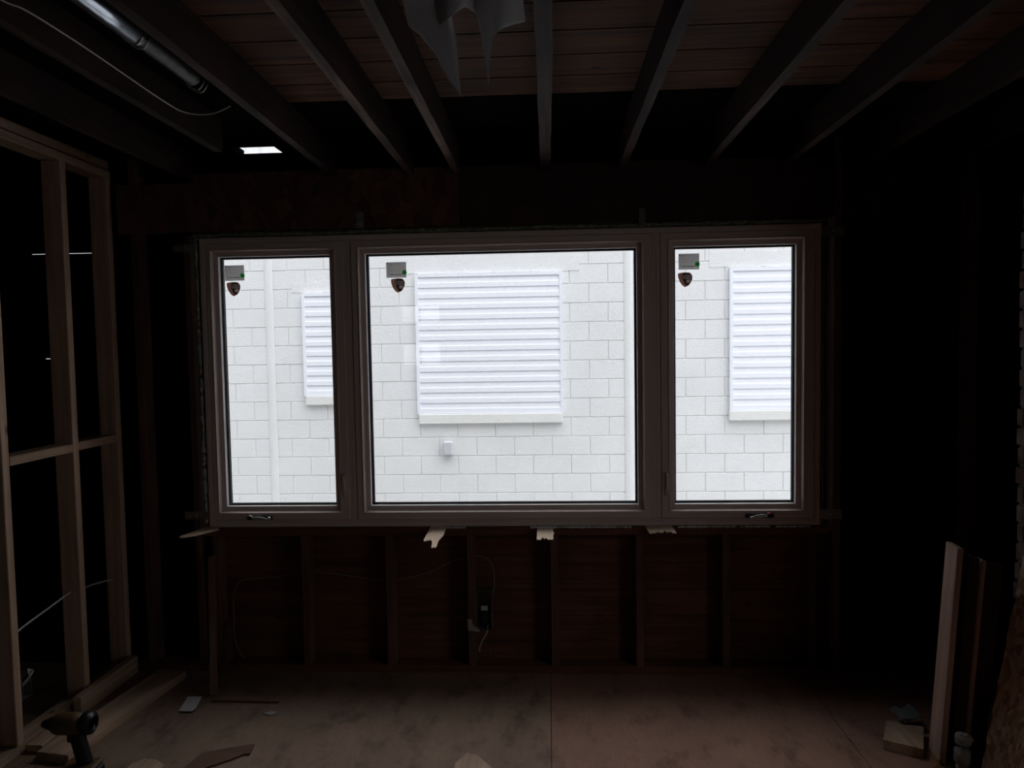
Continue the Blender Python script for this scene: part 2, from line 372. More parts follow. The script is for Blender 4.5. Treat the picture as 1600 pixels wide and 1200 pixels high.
# ------------------------------------------------------------------ ceiling joists
JT = [(-1.752, 'ceiling joist farthest left, running above the partition side'),
      (-1.382, 'ceiling joist left of the foil duct'),
      (-1.030, 'ceiling joist between the foil duct and the first clear bay'),
      (-.655, 'ceiling joist left of the hanging plastic sheet, rough pale underside'),
      (-.428, 'ceiling joist that meets the left edge of the hanging plastic sheet'),
      (.0, 'ceiling joist straight above the camera, right of the plastic sheet'),
      (.363, 'first ceiling joist right of the straight overhead one'),
      (.763, 'second ceiling joist right of the straight overhead one'),
      (1.14, 'third ceiling joist right of the straight overhead one, nearly black'),
      (1.52, 'fourth ceiling joist right of the straight overhead one, nearly black'),
      (1.93, 'last ceiling joist at the dark right wall')]
for x, l in JT:
    bm = bmesh.new(); n = 60; rj = random.Random(int(x*100)); y0, y1 = -7.58, (-.48 if abs(x+1.382) < .001 else -.004)
    wj = .036 if x != .0 else .048
    prev = None
    for i in range(n+1):
        y = y0+(y1-y0)*i/n; a = rj.uniform(-.0015, .0015); b = rj.uniform(-.0015, .0015); c = rj.uniform(0, .002)
        ring = [bm.verts.new(p) for p in ((x-wj/2+a, y, 2.475+c), (x+wj/2+b, y, 2.475+c), (x+wj/2, y, 2.614), (x-wj/2, y, 2.614))]
        if prev:
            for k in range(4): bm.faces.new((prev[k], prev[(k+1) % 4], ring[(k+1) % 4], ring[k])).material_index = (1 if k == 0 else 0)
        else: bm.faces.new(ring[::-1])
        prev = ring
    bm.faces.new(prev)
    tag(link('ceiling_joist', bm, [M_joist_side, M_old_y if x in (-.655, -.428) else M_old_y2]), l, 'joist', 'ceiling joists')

# ------------------------------------------------------------------ left open partition
PXL, PXR = -2.264, -2.175
def pstud(y, z0, z1, l): tag(bx('partition_stud', PXL, PXR, y-.0195, y+.0195, z0, z1, M_new_z, bev=.0025), l, 'stud', 'studs of the left partition')
pstud(-.755, .038, 2.50, 'pale partition stud nearest the camera at the left edge')
pstud(-.326, .038, 2.50, 'pale partition stud in the middle, blocking fixed on both sides')
pstud(.009, .038, 2.50, 'partition stud farthest from the camera where the partition meets the window wall')
tag(bx('partition_plate', PXL, PXR, -2.0, .03, 0, .0375, M_new_y), 'pale bottom plate under the left partition studs', 'plate', 'plates of the left partition')
tag(bx('partition_plate', PXL, PXR, -2.0, .03, 2.5005, 2.5385, M_new_y), 'lower of the two top plates over the left partition', 'plate', 'plates of the left partition')
tag(bx('partition_plate', PXL-.005, PXR-.008, -2.0, .03, 2.548, 2.588, M_new_y), 'upper of the two top plates over the left partition', 'plate', 'plates of the left partition')
tag(bx('wall_blocking', PXL, PXR, -.734, -.3465, 1.183, 1.221, M_new_y), 'horizontal blocking between the nearest and middle partition studs', 'blocking', 'blocking in the partition')
tag(bx('wall_blocking', PXL, PXR, -.3055, -.0115, 1.185, 1.223, M_new_y), 'horizontal blocking between the middle and farthest partition studs', 'blocking', 'blocking in the partition')
# boards at its foot
def board(name, p0, p1, wdt, th, m, z=0.0, bev=.002, roll=0):
    """board lying from p0 to p1 (centre line, plan), width across, thickness up"""
    a, b = Vector((*p0, 0)), Vector((*p1, 0)); L = (b-a).length; ang = math.atan2(b.y-a.y, b.x-a.x)-PI/2
    return obx(name, (wdt, L, th), ((a.x+b.x)/2, (a.y+b.y)/2, z+th/2), (0, 0, ang), m, bev)
tag(board('floor_plank', (-2.003, -.8135), (-1.906, -.07), .150, .038, M_new_y, z=.0005), 'pale wide plank lying on the floor beside the drill', 'plank')
tag(board('floor_plank', (-2.128, -.745), (-2.125, -.48), .070, .032, M_new_y, z=.0005), 'narrow board lying against the partition foot behind the drill', 'plank')
tag(bx('edge_board', -2.156, -2.118, -.46, -.012, .0, .089, M_new_y), 'short board standing on edge along the foot of the partition', 'board')
# cables and box in the partition
bm = bmesh.new(); tube(bm, smoothpath([(-2.225, -.735, .462), (-2.22, -.66, .488), (-2.22, -.52, .508), (-2.222, -.36, .530), (-2.224, -.326, .531), (-2.21, -.29, .523), (-2.21, -.235, .522), (-2.22, -.10, .50), (-2.228, -.015, .482)]), .0042, 8)
tag(link('partition_cable', bm, M_cable, smooth=True), 'white cable threaded through the left partition studs', 'cable')
eb = root('electrical_box', (-2.21, -.70, .21)); tag(eb, 'steel electrical box fixed to the nearest partition stud', 'electrical box')
bm = bmesh.new()
for a in ((0, .062, -.028, -.026, 0, .10), (0, .062, .026, .028, 0, .10), (0, .002, -.026, .026, 0, .10), (.0, .062, -.026, .026, 0, .002), (0, .062, -.026, .026, .098, .10)): box(bm, a[0]-.03, a[1]-.03, a[2], a[3], a[4], a[5])
link('box_shell', bm, M_steel, eb)
for q in range(3):
    bm = bmesh.new(); tube(bm, smoothpath([(-.01, -.01+q*.012, .03), (.03, -.015+q*.015, .07), (.045, .02-q*.012, .10), (.03, .01, .115)]), .0022, 6)
    link('wire', bm, M_cable, eb, True)

# ------------------------------------------------------------------ new window
win = root('window_1', ((WX0+WX1)/2, 0, WZ0)); win['kind'] = 'structure'
off = Vector(win.location)
def wlink(name, bm, m, parent=None, smooth=False):
    bmesh.ops.translate(bm, vec=-off, verts=bm.verts); return link(name, bm, m, parent or win, smooth)
cellsx = [(WX0, -.981, -1.637, -1.073), (-.981, .524, -.897, .434), (.524, WX1, .612, 1.194)]
OZ0, OZ1 = .846, 2.101
# outer frame with posts between the units
bm = bmesh.new()
ringloft(bm, [(WX0, WX1, WZ0, WZ1, .112), (WX0, WX1, WZ0, WZ1, .002), (WX0+.004, WX1-.004, WZ0+.004, WZ1-.004, -.002),
              (WX0+.024, WX1-.024, WZ0+.022, WZ1-.024, -.002), (WX0+.028, WX1-.028, WZ0+.026, WZ1-.028, .004), (WX0+.028, WX1-.028, WZ0+.026, WZ1-.028, .10)])
for xm in (-.981, .524):
    box(bm, xm-.018, xm-.0015, .0035, .10, WZ0+.024, WZ1-.026); box(bm, xm+.0015, xm+.018, .0035, .10, WZ0+.024, WZ1-.026); box(bm, xm-.0015, xm+.0015, .006, .10, WZ0+.024, WZ1-.026)
box(bm, WX0+.02, WX1-.02, .001, .02, WZ0+.024, WZ0+.034, .002)
wlink('outer_frame', bm, M_vinyl)
names = ['casement_sash', 'fixed_sash', 'casement_sash']
sashes = []
for i, (cx0, cx1, ox0, ox1) in enumerate(cellsx):
    sx0 = cx0 + (.029 if i == 0 else .019); sx1 = cx1 - (.029 if i == 2 else .019); sz0, sz1 = WZ0+.036, WZ1-.029
    bm = bmesh.new()
    ringloft(bm, [(sx0, sx1, sz0, sz1, .10), (sx0, sx1, sz0, sz1, .003), (sx0+.003, sx1-.003, sz0+.003, sz1-.003, -.001),
                  (ox0-.034, ox1+.034, OZ0-.034, OZ1+.034, -.001), (ox0-.032, ox1+.032, OZ0-.032, OZ1+.032, -.005), (ox0-.028, ox1+.028, OZ0-.028, OZ1+.028, -.005),
                  (ox0-.026, ox1+.026, OZ0-.026, OZ1+.026, .008), (ox0-.022, ox1+.022, OZ0-.022, OZ1+.022, .018), (ox0-.0015, ox1+.0015, OZ0-.0015, OZ1+.0015, .022), (ox0, ox1, OZ0, OZ1, .024),
                  (ox0, ox1, OZ0, OZ1, .050), (ox0, ox1, OZ0, OZ1, .072), (ox0-.02, ox1+.02, OZ0-.02, OZ1+.02, .100), (sx0, sx1, sz0, sz1, .10)])
    for f in bm.faces:
        ys = [v.co.y for v in f.verts]
        if min(ys) > .0235 and max(ys) < .0735: f.material_index = 1
    s = wlink(names[i], bm, [M_vinyl, M_bead_lit]); sashes.append(s)
    bm = bmesh.new()   # spacer band round the sealed unit
    ringloft(bm, [(ox0-.0, ox1+.0, OZ0, OZ1, .049), (ox0+.011, ox1-.010, OZ0+.010, OZ1-.009, .049), (ox0+.011, ox1-.010, OZ0+.010, OZ1-.009, .066), (ox0, ox1, OZ0, OZ1, .066)])
    wlink('glass_spacer', bm, M_spacer, s)
    bm = bmesh.new()
    for y in (.0485, .0665):
        bm.faces.new([bm.verts.new(p) for p in ((ox0, y, OZ0), (ox1, y, OZ0), (ox1, y, OZ1), (ox0, y, OZ1))])
    wlink('glass_pane', bm, M_glass, s)
# stickers on the panes
M_stk = translucent('sticker_film', (.20, .19, .18), (.27, .255, .245), .75)
M_stk_dk = plain('sticker_ink', (.03, .03, .03), .6)
M_stk_mid = translucent('sticker_print', (.10, .10, .09), (.20, .19, .18), .7)
M_green = translucent('sticker_green', (.02, .12, .03), (.06, .60, .12), .8)
M_copper = translucent('sticker_copper', (.25, .12, .08), (.14, .07, .05), .6)
M_shdk = translucent('sticker_shield_dark', (.03, .018, .012), (.02, .011, .008), .5)
M_shgrey = translucent('sticker_shield_grey', (.12, .10, .09), (.16, .135, .12), .65)
YS = .0478
def flat(bm, poly, y, mi=0, th=.0003):
    a = [bm.verts.new((x, y, z)) for x, z in poly]
    fs = [bm.faces.new(a)]
    for f in fs: f.material_index = mi
def stickers(x0, z1, xs, zs, rot):
    """x0,z1 = top-left corner of the label; xs,zs = top-left corner of the shield"""
    W, H = .100, .077
    bm = bmesh.new(); flat(bm, [(x0, z1-H), (x0+W, z1-H), (x0+W, z1), (x0, z1)], YS)
    flat(bm, [(x0+.005, z1-.012), (x0+.012, z1-.005), (x0+.004, z1-.004)], YS-.0004, 1)
    for (u, v, l, t, mi) in ((.014, .009, .020, .0018, 1), (.014, .014, .012, .0012, 2), (.040, .008, .022, .001, 2), (.004, .020, .030, .0012, 2), (.004, .026, .042, .0012, 2), (.004, .036, .076, .0011, 2), (.004, .042, .066, .0011, 2), (.004, .052, .03, .001, 2)):
        flat(bm, [(x0+u, z1-v-t), (x0+u+l, z1-v-t), (x0+u+l, z1-v), (x0+u, z1-v)], YS-.0004, mi)
    for q, (u, l) in enumerate(((.012, .006), (.022, .014), (.039, .006), (.047, .010), (.059, .012), (.073, .006))):
        flat(bm, [(x0+u, z1-.063), (x0+u+l, z1-.063), (x0+u+l, z1-.0595), (x0+u, z1-.0595)], YS-.0004, 1)
    cx, cz = x0+.091, z1-.052
    flat(bm, [(cx+.012*math.cos(a*PI/12), cz+.012*math.sin(a*PI/12)) for a in range(24)], YS-.0006, 3)
    flat(bm, [(cx-.007, cz-.0012), (cx+.006, cz-.0012), (cx+.006, cz+.0014), (cx-.007, cz+.0014)], YS-.0009, 1)
    a = bm; 
    # shield
    bm2 = bmesh.new()
    out = [(.002, 0), (.020, .003), (.040, .004), (.058, .002), (.066, -.006), (.070, -.016), (.069, -.030), (.062, -.047), (.052, -.060), (.044, -.063), (.034, -.068), (.020, -.058), (.008, -.040), (.001, -.020), (0, -.006)]
    ink = [(.026, .0015), (.040, .002), (.056, .0), (.064, -.008), (.068, -.017), (.067, -.029), (.060, -.046), (.051, -.058), (.042, -.061), (.034, -.053), (.028, -.040), (.022, -.028), (.020, -.014)]
    digits = {'1': ['010', '110', '010', '010', '010', '111'], '0': ['1111', '1001', '1001', '1001', '1001', '1111']}
    def inside(u, v, pl):
        c = False; n = len(pl)
        for q in range(n):
            (x1, y1), (x2, y2) = pl[q], pl[(q+1) % n]
            if (y1 > v) != (y2 > v) and u < (x2-x1)*(v-y1)/(y2-y1)+x1: c = not c
        return c
    lit = set(); cu = 0
    for ch in '100':
        for rr_, row_ in enumerate(digits[ch]):
            for cc_, b_ in enumerate(row_):
                if b_ == '1': lit.add((cu+cc_, rr_))
        cu += len(digits[ch][0])+1
    st = .001; vt = {}
    def gv(i_, j_):
        if (i_, j_) not in vt: vt[(i_, j_)] = bm2.verts.new((xs+i_*st, YS, zs-j_*st))
        return vt[(i_, j_)]
    for i_ in range(0, 71):
        for j_ in range(-5, 69):
            u, v = (i_+.5)*st, -(j_+.5)*st
            if not inside(u, v, out): continue
            mi = 0
            if inside(u, v, ink):
                mi = 1
                if (int((u-.024)/.003), int((-v-.009)/.003)) in lit and u > .024 and -v > .009: mi = 2
                if .041 < u < .060 and .031 < -v < .047: mi = 2
            f = bm2.faces.new((gv(i_, j_), gv(i_, j_+1), gv(i_+1, j_+1), gv(i_+1, j_))); f.material_index = mi
    return a, bm2
for s, (x0, z1, xs, zs) in zip(sashes, ((-1.617, 2.062, -1.609, 1.975), (-.797, 2.060, -.775, 1.976), (.639, 2.069, .636, 1.975))):
    a, b = stickers(x0, z1, xs, zs, 0)
    wlink('label_sticker', a, [M_stk, M_stk_dk, M_stk_mid, M_green], s)
    sh = wlink('shield_sticker', b, [M_copper, M_shdk, M_shgrey], s)
# crank handles
M_sat = plain('satin_nickel', (.62, .60, .57), .3, metal=.9)
def crank(x0, x1, flip, red):
    h = bpy.data.objects.new('crank_handle', None); C.objects.link(h); h.parent = win; h.location = Vector(((x0+x1)/2, -.001, .795))-off
    L = x1-x0
    bm = bmesh.new(); box(bm, -L/2, L/2, -.014, 0, -.011, .008, .004)
    link('handle_shadow_base', bm, M_dark, h)  # dark box added where shadow lies round the crank
    s = -1 if flip else 1
    bm = bmesh.new()
    tube(bm, smoothpath([(s*-.048, -.022, .013), (s*-.036, -.022, .008), (s*-.028, -.022, -.002), (s*.0, -.023, -.003), (s*.025, -.023, -.006), (s*.05, -.022, -.006)]), [.004]*31, 8)
    tube(bm, smoothpath([(s*-.030, -.021, .004), (s*-.005, -.022, .007), (s*.02, -.022, .003), (s*.04, -.022, -.004)]), .0025, 6)
    link('handle_arm', bm, M_sat, h, True)
    bm = bmesh.new(); bmesh.ops.create_uvsphere(bm, u_segments=12, v_segments=8, radius=.009); bmesh.ops.translate(bm, vec=(s*(.052 if not red else -.040), -.022, -.001 if not red else .009), verts=bm.verts)
    k = link('handle_knob', bm, M_red if red else M_sat, h, True)
    if red: k['label'] = 'red tipped knob'
crank(-1.522, -1.392, False, False); crank(.945, 1.080, True, True)
for x in (-1.021, .568):
    l = bpy.data.objects.new('sash_lock', None); C.objects.link(l); l.parent = win; l.location = Vector((x, 0, .95))-off
    bm = bmesh.new(); box(bm, -.009, .009, -.008, .001, -.055, .062, .003); link('lock_plate', bm, M_vinyl, l)
    bm = bmesh.new(); box(bm, -.005, .005, -.022, -.006, -.02, .055, .003, mat=Matrix.Rotation(math.radians(7), 4, 'X')); link('lock_lever', bm, M_vinyl, l)

# foam, shims and straps round the window
fb = bmesh.new(); box(fb, -1.744, 1.324, .02, .085, WZ1+.0005, 2.2215); box(fb, -1.744, WX0-.0005, .02, .085, .739, WZ1); box(fb, WX1+.0005, 1.324, .02, .085, .739, WZ1)
struct(link('trim_1', fb, M_foam))
tag(blob_strip('foam_bead', (WX0-.028, .003, WZ1+.0135), (WX1+.018, .003, WZ1+.0145), .0095, M_foam, 150, 5), 'greenish grey expanding foam along the top of the window', 'foam')
tag(blob_strip('foam_bead', (WX0-.016, .006, WZ0+.02), (WX0-.018, .006, WZ1), .0085, plain('pale_foam', (.42, .42, .37), .8, var=.5, vscale=14), 90, 6), 'ragged foam bead down the left side of the window', 'foam')
tag(blob_strip('foam_bead', (WX1+.012, .006, WZ0+.02), (WX1+.012, .006, WZ1), .006, M_foam, 90, 8), 'thin foam bead down the right side of the window', 'foam')
for a, b, l, r, s in ((-.515, -.42, 'short white foam bead right of the long split shim', .0035, 1), (-.10, .035, 'curly white foam bead over the squarer shim', .0045, 2), (.04, .395, 'white foam bead under the middle pane, between two shims', .0032, 3), (.62, .90, 'long white foam bead right of the wide flat shim', .0036, 4), (.92, 1.06, 'faint foam bead under the right crank handle', .003, 7), (1.09, 1.25, 'faint foam bead at the right end of the sill', .003, 9)):
    tag(blob_strip('foam_bead', (a, -.011, .7415), (b, -.011, .7415), r*1.25, M_foamw, 26, s, jitter=.55), l, 'foam', 'white foam beads on the sill')
def shim(name, poly, label, tilt, th=.005, loc=(0, 0, 0), rz=0):
    bm = bmesh.new(); prism(bm, poly, -th/2, th/2)
    o = link(name, bm, M_shim); o.location = loc; o.rotation_euler = (tilt, 0, rz); return tag(o, label, 'shim', 'wooden shims under the window')
# polygon: x along the wall, -y out of the wall
shim('wooden_shim', [(-.005, .03), (.072, .03), (.070, -.02), (.066, -.068), (.048, -.115), (.045, -.170), (.022, -.172), (.020, -.128), (.013, -.108), (-.022, -.118), (-.024, -.105)], 'long split wooden shim hanging out under the left end of the middle pane', math.radians(18), loc=(-.588, -.008, .7385))
shim('wooden_shim', [(.0, .03), (.076, .03), (.078, -.04), (.084, -.05), (.078, -.062), (.078, -.108), (.052, -.110), (.042, -.094), (.034, -.104), (.026, -.088), (.018, -.111), (-.002, -.110), (-.001, -.05)], 'squarer notched wooden shim under the middle of the window', math.radians(17), loc=(-.065, -.008, .7385))
shim('wooden_shim', [(.0, .03), (.130, .03), (.140, -.07), (.120, -.066), (.118, -.050), (.096, -.058), (.088, -.04), (.076, -.062), (.058, -.058), (.052, -.048), (.046, -.062), (.014, -.070)], 'wide flat wooden shim with ragged edge under the right post', math.radians(10), loc=(.462, -.008, .7385))
shim('wooden_shim', [(.02, .02), (.085, .02), (.10, -.01), (.02, -.095), (-.03, -.120), (-.048, -.118), (-.02, -.108), (-.052, -.108), (-.05, -.10)], 'slanting splintered wooden shim at the lower left window corner', math.radians(6), loc=(-1.765, -.008, .7385))
def strap(x0, x1, z0, z1, l, y=-.0035):
    o = root('metal_strap', ((x0+x1)/2, y, z0)); tag(o, l, 'strap', 'metal straps holding the window')
    bm = bmesh.new(); box(bm, x0, x1, y-.0008, y+.0008, z0, z1, .0004); bmesh.ops.translate(bm, vec=-Vector(o.location), verts=bm.verts)
    link('strap_plate', bm, M_steel, o)
    for q in (.2, .5):
        bm = bmesh.new(); x = x0+(x1-x0)*q if x0 < 0 else x1-(x1-x0)*q
        bmesh.ops.create_uvsphere(bm, u_segments=10, v_segments=6, radius=.005); bmesh.ops.scale(bm, vec=(1, .5, 1), verts=bm.verts)
        bmesh.ops.translate(bm, vec=Vector((x, y-.001, z0+(z1-z0)*.5))-Vector(o.location), verts=bm.verts); link('screw_head', bm, M_sat, o, True)
strap(-1.850, -1.735, 2.127, 2.163, 'perforated metal strap by the upper left window corner')
strap(-1.845, -1.722, .787, .826, 'grey metal strap by the lower left window corner')
strap(1.300, 1.408, 2.132, 2.176, 'metal strap by the upper right window corner')
strap(1.300, 1.405, .775, .822, 'metal strap by the lower right window corner')
cl = root('metal_clip', (-.91, -.006, 2.215)); tag(cl, 'shiny bent metal clip above the left post of the window', 'clip')
bm = bmesh.new(); box(bm, -.024, .024, -.018, .003, .004, .008, .001); box(bm, -.020, .020, .0005, .0025, .008, .085, .0005); link('clip_plate', bm, M_steel, cl)
for q in (-.019, .002):
    bm = bmesh.new(); bmesh.ops.create_uvsphere(bm, u_segments=10, v_segments=6, radius=.006); bmesh.ops.translate(bm, vec=(q, -.004, .026+q*.1), verts=bm.verts); link('screw_head', bm, M_sat, cl, True)
tag(bx('metal_tab', .442, .474, -.003, -.001, 2.20, 2.285, M_steel), 'dull metal tab above the right post of the window', 'tab')

# ------------------------------------------------------------------ low wall: cable, junction box, lath
bm = bmesh.new(); tube(bm, smoothpath([(-1.60, .075, .03), (-1.640, .07, .12), (-1.645, .07, .24), (-1.640, .07, .38), (-1.60, .07, .445), (-1.50, .07, .462), (-1.40, .07, .47), (-1.30, .07, .49), (-1.15, .07, .487), (-1.02, .07, .47), (-.88, .07, .452), (-.76, .07, .458), (-.62, .07, .492), (-.50, .07, .55), (-.40, .07, .572), (-.33, .07, .565), (-.295, .06, .52), (-.288, .05, .44), (-.295, .045, .385)], 8), .0024, 8)
tag(link('wall_cable', bm, plain('grey_cable', (.24, .22, .20), .5), smooth=True), 'thin grey cable looping through the studs under the window', 'cable')
jb = root('junction_box', (-.34, .03, .215)); tag(jb, 'open metal junction box with loose wires beside a stud', 'electrical box')
bm = bmesh.new()
for a in ((-.036, -.034, 0, .055), (.040, .042, 0, .055)): box(bm, a[0], a[1], -.02, .045, 0, .20)
box(bm, -.036, .042, .043, .045, 0, .20); box(bm, -.036, .042, -.02, .045, 0, .002); box(bm, -.036, .042, -.02, .045, .198, .20)
link('box_shell', bm, plain('box_grey', (.14, .12, .11), .5, metal=.4), jb)
bm = bmesh.new(); box(bm, -.014, .020, -.018, -.002, .098, .120, .003); link('outlet_terminal', bm, M_cable, jb)
bm = bmesh.new(); box(bm, -.010, .018, -.014, .03, .03, .095, .004); link('outlet_body', bm, M_dark, jb)
bm = bmesh.new(); prism(bm, [(-.078, .005), (-.02, -.004), (-.022, .014), (-.052, .03), (-.060, .062), (-.080, .060)], -.002, .0, Matrix.Translation((0, -.036, 0)) @ Matrix.Rotation(PI/2, 4, 'X'))
bmesh.ops.translate(bm, vec=(0, 0, -.0), verts=bm.verts)
link('torn_cover', bm, plain('torn_card', (.30, .27, .25), .8), jb)
bm = bmesh.new(); tube(bm, smoothpath([(.02, .0, .02), (.012, -.005, -.02), (-.010, .0, -.06), (-.026, .01, -.10), (-.028, .02, -.125)]), .003, 6); link('box_cable', bm, M_cable, jb, True)
# lath leaning
def stick(name, a, b, wdt, th, m, bev=.0015, twist=0):
    a, b = Vector(a), Vector(b); d = (b-a); L = d.length; zz = d.normalized(); xx = Vector((1, 0, 0)); xx = (xx - zz*xx.dot(zz)).normalized(); q = Matrix((xx, zz.cross(xx), zz)).transposed().to_4x4()
    bm = bmesh.new(); box(bm, -wdt/2, wdt/2, -th/2, th/2, -L/2, L/2, bev)
    o = link(name, bm, m); o.matrix_world = Matrix.Translation((a+b)/2) @ q @ Matrix.Rotation(twist, 4, 'Z'); return o
tag(stick('leaning_lath', (-1.60, -.27, .012), (-1.712, -.012, .60), .034, .010, wood('lath', (.30, .18, .13), (.2, .12, .09), 'z', knots=False)), 'thin brown lath leaning on the wall under the lower left window corner', 'lath')
tag(bx('wood_cleat', -1.676, -1.652, .01, .06, .038, .235, M_old_z), 'short brown cleat standing beside the leaning lath', 'cleat')

# ------------------------------------------------------------------ ceiling things
bm = bmesh.new()
for a, b, r in (((-1.150, -6.8, 2.53), (-1.150, -1.48, 2.53), .031),):
    tube(bm, [Vector(a).lerp(Vector(b), t/30) for t in range(31)], r, 24, True)
duct = root('air_duct', (-1.150, -2, 2.53)); tag(duct, 'shiny round foil duct in the joist bay at upper left', 'duct')
bmesh.ops.translate(bm, vec=-Vector(duct.location), verts=bm.verts); link('duct_pipe', bm, M_alu, duct, True)
bm = bmesh.new(); tube(bm, [(0, .50+.02*i, 0) for i in range(18)], [.026+.0015*(i % 2) for i in range(18)], 20); link('duct_end_sleeve', bm, plain('dark_sleeve', (.10, .095, .09), .5, metal=.5, bump=.3), duct, True)
for y in (.505, .535, .86, .885):
    bm = bmesh.new(); tube(bm, [(.032*math.cos(a*PI/12), y+.005*math.sin(a*PI/4), .032*math.sin(a*PI/12)) for a in range(25)], .0022, 6, False); link('duct_clamp', bm, M_sat, duct, True)
bm = bmesh.new(); tube(bm, smoothpath([(-1.30, -2.6, 2.44), (-1.262, -2.1, 2.445), (-1.252, -1.863, 2.452), (-1.232, -1.797, 2.452), (-1.230, -1.573, 2.452), (-1.243, -1.195, 2.452), (-1.228, -1.06, 2.45), (-1.149, -1.038, 2.45), (-1.060, -1.085, 2.458)]), .0022, 8)
tag(link('hanging_cable', bm, M_cable, smooth=True), 'white cable sagging under the joists at upper left', 'cable')
bm = bmesh.new(); bmesh.ops.create_uvsphere(bm, u_segments=10, v_segments=8, radius=.005); bmesh.ops.translate(bm, vec=(-1.372, -1.742, 2.474), verts=bm.verts)
tag(link('bright_screw', bm, M_sat, smooth=True), 'small bright screw in the joist left of the sagging cable', 'screw')
# torn plastic sheet: draped grid with pointed tails, hung from two joists
M_pl = translucent('milky_plastic', (.72, .70, .69), (.65, .64, .64), .45, .35)
def sheet(outline_top, outline_bot, n, folds, name, parent, seed):
    """columns between a top line and a bottom line, with folds in depth; each column carries (x,z)"""
    bm = bmesh.new(); cols = []
    N = len(outline_top)-1; K = 14
    for i in range(n+1):
        t = i/n*N; k = min(int(t), N-1); f = t-k
        tx, tz = [outline_top[k][j]*(1-f)+outline_top[k+1][j]*f for j in (0, 1)]
        bxx, bz = [outline_bot[k][j]*(1-f)+outline_bot[k+1][j]*f for j in (0, 1)]
        col = []
        for j in range(K+1):
            s = j/K
            y = -1.85 + folds*math.sin(i/n*4.2+seed)*(.3+s)*.8 + .003*math.sin(i/n*11+s*2.5+seed)
            col.append(bm.verts.new((tx*(1-s)+bxx*s, y, tz*(1-s)+bz*s)))
        cols.append(col)
    for i in range(n):
        for j in range(K): bm.faces.new((cols[i][j], cols[i+1][j], cols[i+1][j+1], cols[i][j+1]))
    o = link(name, bm, M_pl, parent, True)
    md = o.modifiers.new('thickness', 'SOLIDIFY'); md.thickness = .0008; return o
pls = root('plastic_sheet', (0, 0, 0)); tag(pls, 'torn milky plastic sheet hanging from the joists with two pointed tails', 'plastic sheet')
T = 2.474
sheet([(-.33, T), (-.30, T), (-.27, T), (-.25, T), (-.235, T), (-.225, T)], [(-.309, 2.368), (-.282, 2.346), (-.246, 2.30), (-.216, 2.235), (-.187, 2.192), (-.196, 2.325)], 50, .020, 'left_flap', pls, 1.0)
sheet([(-.250, T), (-.225, T), (-.20, T), (-.17, T), (-.15, T), (-.13, T)], [(-.240, 2.355), (-.212, 2.364), (-.200, 2.362), (-.172, 2.385), (-.156, 2.388), (-.140, 2.382)], 40, .035, 'middle_fold', pls, 3.0)
sheet([(-.17, T), (-.15, T), (-.13, T), (-.11, T), (-.08, T), (-.05, T)], [(-.139, 2.33), (-.126, 2.226), (-.117, 2.320), (-.095, 2.338), (-.065, 2.352), (-.0415, 2.361)], 50, .014, 'right_flap', pls, 2.2)

# ------------------------------------------------------------------ things on the floor
# impact driver standing on its battery
dr = root('cordless_drill', (-1.828, -.925, 0)); dr.scale = (1.16, 1.16, 1.12); tag(dr, 'black and yellow cordless impact driver standing on the floor by the plank', 'drill')
M_yel = plain('yellow_plastic', (.11, .06, .02), .5)
axis = Vector((-1, -.05, 0)).normalized(); rotm = Matrix.Rotation(math.atan2(axis.y, axis.x), 4, 'Z')
def dlink(name, bm, m, smooth=False):
    bmesh.ops.transform(bm, matrix=rotm, verts=bm.verts); return link(name, bm, m, dr, smooth)
bm = bmesh.new(); tube(bm, [(-.035, 0, .20), (-.030, 0, .20), (.0, 0, .20), (.045, 0, .20), (.060, 0, .20), (.066, 0, .20)], [.022, .034, .037, .036, .030, .022], 20); dlink('motor_body', bm, M_yel, True)
bm = bmesh.new(); tube(bm, [(-.068, 0, .20), (-.064, 0, .20), (-.040, 0, .20), (-.034, 0, .20)], [.024, .035, .039, .037], 20); dlink('motor_cap', bm, M_dark, True)
bm = bmesh.new()
for q in range(4): tube(bm, [(-.0655, -.012+q*.008, .188), (-.0665, -.010+q*.008, .212)], .0014, 6)
dlink('cap_vent', bm, plain('grey_trim', (.30, .29, .28), .4))
bm = bmesh.new(); tube(bm, [(.064, 0, .20), (.072, 0, .20), (.094, 0, .20), (.100, 0, .20)], [.024, .022, .014, .012], 18); dlink('nose', bm, M_dark, True)
bm = bmesh.new(); tube(bm, smoothpath([(-.008, 0, .185), (-.012, 0, .15), (-.020, 0, .11), (-.028, 0, .07), (-.030, 0, .055)]), .023, 16)
bmesh.ops.scale(bm, vec=(1.1, .85, 1), verts=bm.verts); dlink('grip', bm, M_dark, True)
bm = bmesh.new(); box(bm, .008, .022, -.008, .008, .135, .168, .004); dlink('trigger', bm, M_dark)
bm = bmesh.new(); box(bm, -.075, .035, -.036, .036, .045, .062, .006); dlink('battery_shoe', bm, M_yel)
bm = bmesh.new(); box(bm, -.078, .038, -.038, .038, 0, .045, .007); dlink('battery', bm, M_dark)

